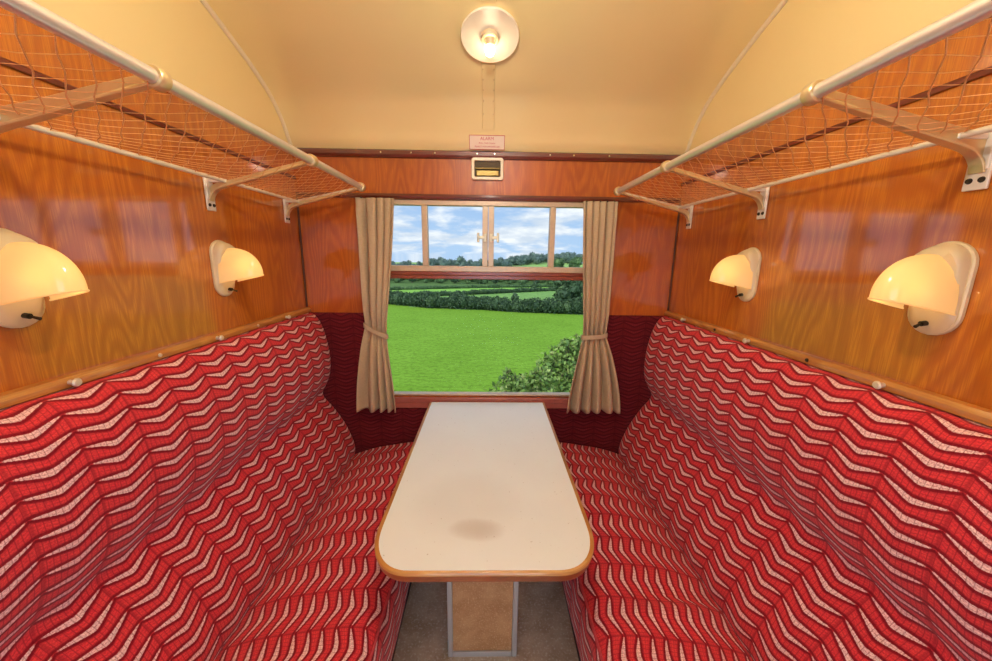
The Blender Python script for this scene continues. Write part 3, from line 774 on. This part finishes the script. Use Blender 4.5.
def blobs_foliage(bm, blobs, nleaf, lsize, rnd):
    tot = sum(r*r for _, r, _ in blobs)
    for c, r, sq in blobs:
        k = int(nleaf*r*r/tot)
        for _ in range(k):
            d = Vector((rnd.gauss(0, 1), rnd.gauss(0, 1), rnd.gauss(0, 1)*.9+.15)).normalized()
            p = Vector(c)+Vector((d.x*r, d.y*r, d.z*r*sq))*rnd.uniform(.82, 1.08)
            leaf(bm, p, lsize*rnd.uniform(.6, 1.3), rnd)
    for c, r, sq in blobs:
        bmesh.ops.create_icosphere(bm, subdivisions=1, radius=r*.86, matrix=Matrix.Translation(c) @ Matrix.Diagonal((1, 1, sq, 1)))
def make_tree(h, w, mat_, seed, label, group, nleaf=700, trunk=.16, cat='tree'):
    rnd = random.Random(seed); t = thing('tree', label, cat, group=group)
    bl = []
    n = 7
    for i in range(n):
        a = 2*PI*i/n+rnd.uniform(-.3, .3); rr = w*.5*rnd.uniform(.35, .6); r = w*rnd.uniform(.22, .32); z = h*rnd.uniform(.38, .72)
        bl.append(((rr*math.cos(a), rr*math.sin(a), z), r, rnd.uniform(.8, 1.0)))
    bl.append(((0, 0, h-w*.28), w*.28, .95)); bl.append(((0, 0, h*.5), w*.34, 1)); bl.append(((w*.12, 0, h*.28), w*.34, .8)); bl.append(((-w*.2, .1, h*.25), w*.27, .8))
    bm = B(); blobs_foliage(bm, bl, nleaf, w*.10, rnd); obj('crown', bm, mat_, t, smooth=False)
    bm = B(); tube(bm, [(0, 0, -.3), (.03*w, 0, h*.25), (0, .02*w, h*.6)], [w*.05, w*.04, w*.02], 7); obj('trunk', bm, BARK, t)
    return t
def place(o, x, y, s=1, sz=None, rz=0, dz=0):
    o.location = (x, y, ground_z(x, y)+dz); o.scale = (s, s, s*(sz or 1)); o.rotation_euler = (0, 0, rz); return o
rr = random.Random(5)
# skyline trees
SK = 'trees along the far skyline'
far0 = make_tree(5.5, 6.5, LF_FAR, 1, 'haze-tinted green tree in the far tree line on the skyline', SK, 500)
far1 = make_tree(6.2, 5.5, LF_FAR, 2, 'haze-tinted green tree in the far tree line on the skyline', SK, 500)
first = {0: True, 1: True}
def inst(protos, i, used=set()):
    p = protos[i % len(protos)]
    if p.name not in used: used.add(p.name); return p
    return copy_tree(p)
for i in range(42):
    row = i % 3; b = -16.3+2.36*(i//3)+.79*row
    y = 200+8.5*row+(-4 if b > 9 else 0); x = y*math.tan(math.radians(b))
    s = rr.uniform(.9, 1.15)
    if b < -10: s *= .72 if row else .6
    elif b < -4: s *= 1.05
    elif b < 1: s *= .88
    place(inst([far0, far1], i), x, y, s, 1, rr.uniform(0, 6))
# belt of trees behind the pale field
BT = 'trees in the belt beyond the pale field'
m0 = make_tree(4.2, 4.6, LF_MID, 11, 'dark green tree in the belt beyond the pale field', BT, 500)
m1 = make_tree(3.6, 5.0, LF_MID, 12, 'dark green tree in the belt beyond the pale field', BT, 500)
m2 = make_tree(4.6, 4.0, LF_DARK, 13, 'dark green tree in the belt beyond the pale field', BT, 500)
for i in range(45):
    lay = i % 3; b = -16.2+2.14*(i//3)+.71*lay
    y = 105+6.5*lay; x = y*math.tan(math.radians(b))
    place(inst([m0, m1, m2], i//3+lay), x, y, rr.uniform(.6, .85), 1, rr.uniform(0, 6))
# dark trees at the right beside the first hedge
DT = [(12.0, 55.6, 1.08, 'tall dark tree rising behind the near hedge, left of the right curtain'),
      (18.4, 59.2, 1.4, 'tallest dark tree behind the near hedge, mostly hidden by the right curtain'),
      (14.2, 65.5, 1.05, 'dark tree just behind the tall hedgerow tree at the right')]
d0 = make_tree(5.4, 4.6, LF_DARK, 21, 'x', None, 1600)
for i, (x, y, s, lb) in enumerate(DT):
    o = d0 if i == 0 else copy_tree(d0); place(o, x, y, s, 1, i*1.3); o['label'] = lb
hillt = make_tree(6.5, 5.5, LF_MID, 31, 'x', None, 900)
for i, (b, y, s) in enumerate(((10.6, 150, 1.0), (13.1, 146, 1.1), (15.7, 150, 1.05))):
    o = hillt if i == 0 else copy_tree(hillt); x = y*math.tan(math.radians(b)); place(o, x, y, s, 1, i); o['label'] = 'mid green tree on the rising ground, seen through the right hand top pane'; o['group'] = 'trees on the rising ground at the right'
# hedges
def hedge(label, f, x0, x1, h, w, mat_, n, seed, lsize):
    rnd = random.Random(seed); bm = B(); bl = []
    x = x0
    while x < x1:
        k = h*(.55+.25*noise.noise(Vector((x*.35, seed, 0)))+rnd.uniform(-.06, .10))
        y = f(x)+rnd.uniform(-.2, .2)*w
        bl.append(((x, y, ground_z(x, y)+k*.75), k*.85, 1.0)); x += h*.30
    blobs_foliage(bm, bl, n, lsize, rnd)
    o = obj('hedge', bm, mat_, smooth=False); props(o, label, 'hedge'); return o
hedge('dark leafy hedge along the far edge of the bright meadow', h1, -26, 24, 2.1, .9, LF_DARK, 26000, 3, .26)
hedge('low clipped hedge slanting between the two pale fields', h2, -24, 26, 1.0, .6, LF_DARK, 9000, 4, .22)
hedge('far thin hedge at the top of the pale field below the tree belt', h3, -30, 30, .8, .6, LF_MID, 7000, 5, .24)
# small round tree and bush in hedge
st = make_tree(2.6, 1.5, LF_DARK, 41, 'small upright dark tree rising above the near hedge right of centre', None, 500); place(st, 3.9, 54.9)
st2 = copy_tree(st); place(st2, 10.4, 83.6, .85); st2['label'] = 'tiny dark tree in the slanting hedge between pale fields'
# trackside bush at the right, just below the sill
def bush(label, blobs, stems, n, lsize, seed):
    rnd = random.Random(seed); t = thing('bush', label, 'bush', stems[0][0])
    L = Vector(stems[0][0])
    bm = B()
    tot = sum(r*r for _, r in blobs)
    for c, r in blobs:
        for _ in range(int(n*r*r/tot)):
            d = Vector((rnd.gauss(0, 1), rnd.gauss(0, 1), rnd.gauss(0, 1))).normalized(); q = rnd.random()**.45
            leaf(bm, Vector(c)-L+d*r*q*rnd.uniform(.8, 1.15), lsize*rnd.uniform(.5, 1.25), rnd, .55, 1, .5)
    obj('foliage', bm, LF_BUSH, t, smooth=False)
    bm = B()
    for st in stems:
        P = spline([Vector(p)-L for p in st], 4); tube(bm, P, [.012*(1-.75*i/(len(P)-1)) for i in range(len(P))], 5)
    for c, r in blobs:
        for _ in range(7):
            d = Vector((rnd.gauss(0, .6), rnd.gauss(0, .6), 1)).normalized()
            a = Vector(c)-L-Vector((0, 0, r*.6)); tube(bm, [a, a+d*r*.8+Vector((.03, 0, 0)), a+d*r*1.7], [.006, .004, .002], 4)
    obj('stems', bm, BARK, t); return t
def bp(bear, elev, y): return (y*math.tan(math.radians(bear)), y, EYE+y*math.tan(math.radians(elev))/math.cos(math.radians(bear)))
bl1 = [(bp(12.5, -15.2, 6.6), .30), (bp(14.6, -14.5, 6.7), .34), (bp(10.0, -16.8, 6.4), .25), (bp(13.2, -18.3, 6.3), .34), (bp(10.2, -20, 6.2), .30), (bp(15.6, -17.5, 6.5), .4), (bp(16.5, -14, 6.8), .36),
       (bp(13, -22, 6.2), .4), (bp(9, -23, 6.1), .34), (bp(17, -21, 6.3), .4), (bp(12.2, -13.4, 6.9), .12)]
g1 = ground_z(1.5, 6.5)
bush('leafy green bush outside the window, lower right in front of the meadow', bl1, [[(1.55, 6.6, g1), (1.5, 6.6, g1+1), bp(12.5, -13, 6.6)], [(1.6, 6.5, g1), (1.4, 6.4, g1+1), bp(10, -16, 6.4)], [(1.7, 6.6, g1), (1.8, 6.6, g1+1), bp(15, -13, 6.7)], [(1.65, 6.6, g1), (1.75, 6.5, g1+1), bp(16, -16, 6.5)]], 6200, .052, 51)
bl2 = [(bp(3.2, -19.6, 4.8), .13), (bp(5.0, -20.2, 4.8), .17), (bp(6.8, -20.0, 5.0), .20), (bp(8.6, -19.3, 5.0), .22), (bp(2.2, -22, 4.8), .2), (bp(5, -23, 4.8), .28), (bp(8, -23, 4.8), .28), (bp(3.0, -18.2, 4.8), .06)]
g2 = ground_z(.6, 4.85)
bush('low yellowish bramble outside the window just above the sill, left of the bush', bl2, [[(.5, 4.85, g2), (.45, 4.85, g2+.6), bp(3.1, -17.8, 4.8)], [(.55, 4.85, g2), (.6, 4.85, g2+.6), bp(6.8, -18.5, 5.0)], [(.62, 4.85, g2), (.7, 4.9, g2+.6), bp(8.6, -18, 5.0)]], 2600, .040, 52)
# ------------------------------------------------------------------ sky and sun
w = bpy.data.worlds.new('sky'); bpy.context.scene.world = w; w.use_nodes = True; t = w.node_tree; N = NT(t)
bg = t.nodes['Background']; s = N.sep(N.coord('Generated'))
zz = N.m('ADD', N.m('MAXIMUM', s[2], 0), .22)
uvx = N.m('DIVIDE', s[0], zz); uvy = N.m('DIVIDE', s[1], zz)
cl = N.noise(N.xyz(N.m('ADD', uvx, 3.3), N.m('MULTIPLY', uvy, 1.0), 0), 1.5, 6, .55, .3)
cl2 = N.noise(N.xyz(N.m('ADD', uvx, 9.1), uvy, 2), 3.6, 5, .55)
cov = N.ramp(N.m('ADD', N.m('MULTIPLY', cl, .75), N.m('MULTIPLY', cl2, .25)), .42, .56)
blue = N.mix(N.ramp(s[2], 0, .35), (.42, .60, .86, 1), (.16, .34, .72, 1))
white = N.mix(N.ramp(cl2, .35, .7), (.62, .70, .82, 1), (.93, .95, .98, 1))
skyc = N.mix(N.m('MULTIPLY', cov, .92), blue, white)
glow = N.m('ADD', .82, N.m('MULTIPLY', N.ramp(s[1], .15, -.9), 2.4))   # the sun's half of the sky, behind the camera, boosted as added fill
N.put(bg.inputs[0], skyc); N.put(bg.inputs[1], glow)
sun = bpy.data.lights.new('sun', 'SUN'); sun.energy = 2.05; sun.angle = math.radians(.6); sun.color = (1, .95, .86)
so = link(bpy.data.objects.new('sun', sun)); so.rotation_euler = Vector((-.78, -.30, .80)).to_track_quat('Z', 'Y').to_euler()
# ------------------------------------------------------------------ camera and view
F, PIT, YAW, ROL, CX = 362.374, .2038017, .0196581, -.0129659, -.000739
fwd = Vector((math.sin(YAW)*math.cos(PIT), math.cos(YAW)*math.cos(PIT), -math.sin(PIT)))
rt = Vector((math.cos(YAW), -math.sin(YAW), 0)); up = rt.cross(fwd)
r2 = rt*math.cos(ROL) - up*math.sin(ROL); u2 = rt*math.sin(ROL) + up*math.cos(ROL)
cam = bpy.data.cameras.new('camera'); cam.sensor_fit = 'HORIZONTAL'; cam.sensor_width = 36; cam.lens = F*36/992; cam.clip_start = .02; cam.clip_end = 2000
co = link(bpy.data.objects.new('camera', cam)); M = Matrix((r2, u2, -fwd)).transposed().to_4x4(); M.translation = (CX, 0, EYE); co.matrix_world = M
sc = bpy.context.scene; sc.camera = co
sc.view_settings.view_transform = 'Standard'; sc.view_settings.look = 'None'; sc.view_settings.exposure = .5; sc.view_settings.gamma = 1
sc.cycles.use_denoising = True; sc.cycles.sample_clamp_indirect = 6; sc.cycles.caustics_reflective = False; sc.cycles.max_bounces = 8; sc.cycles.transparent_max_bounces = 12
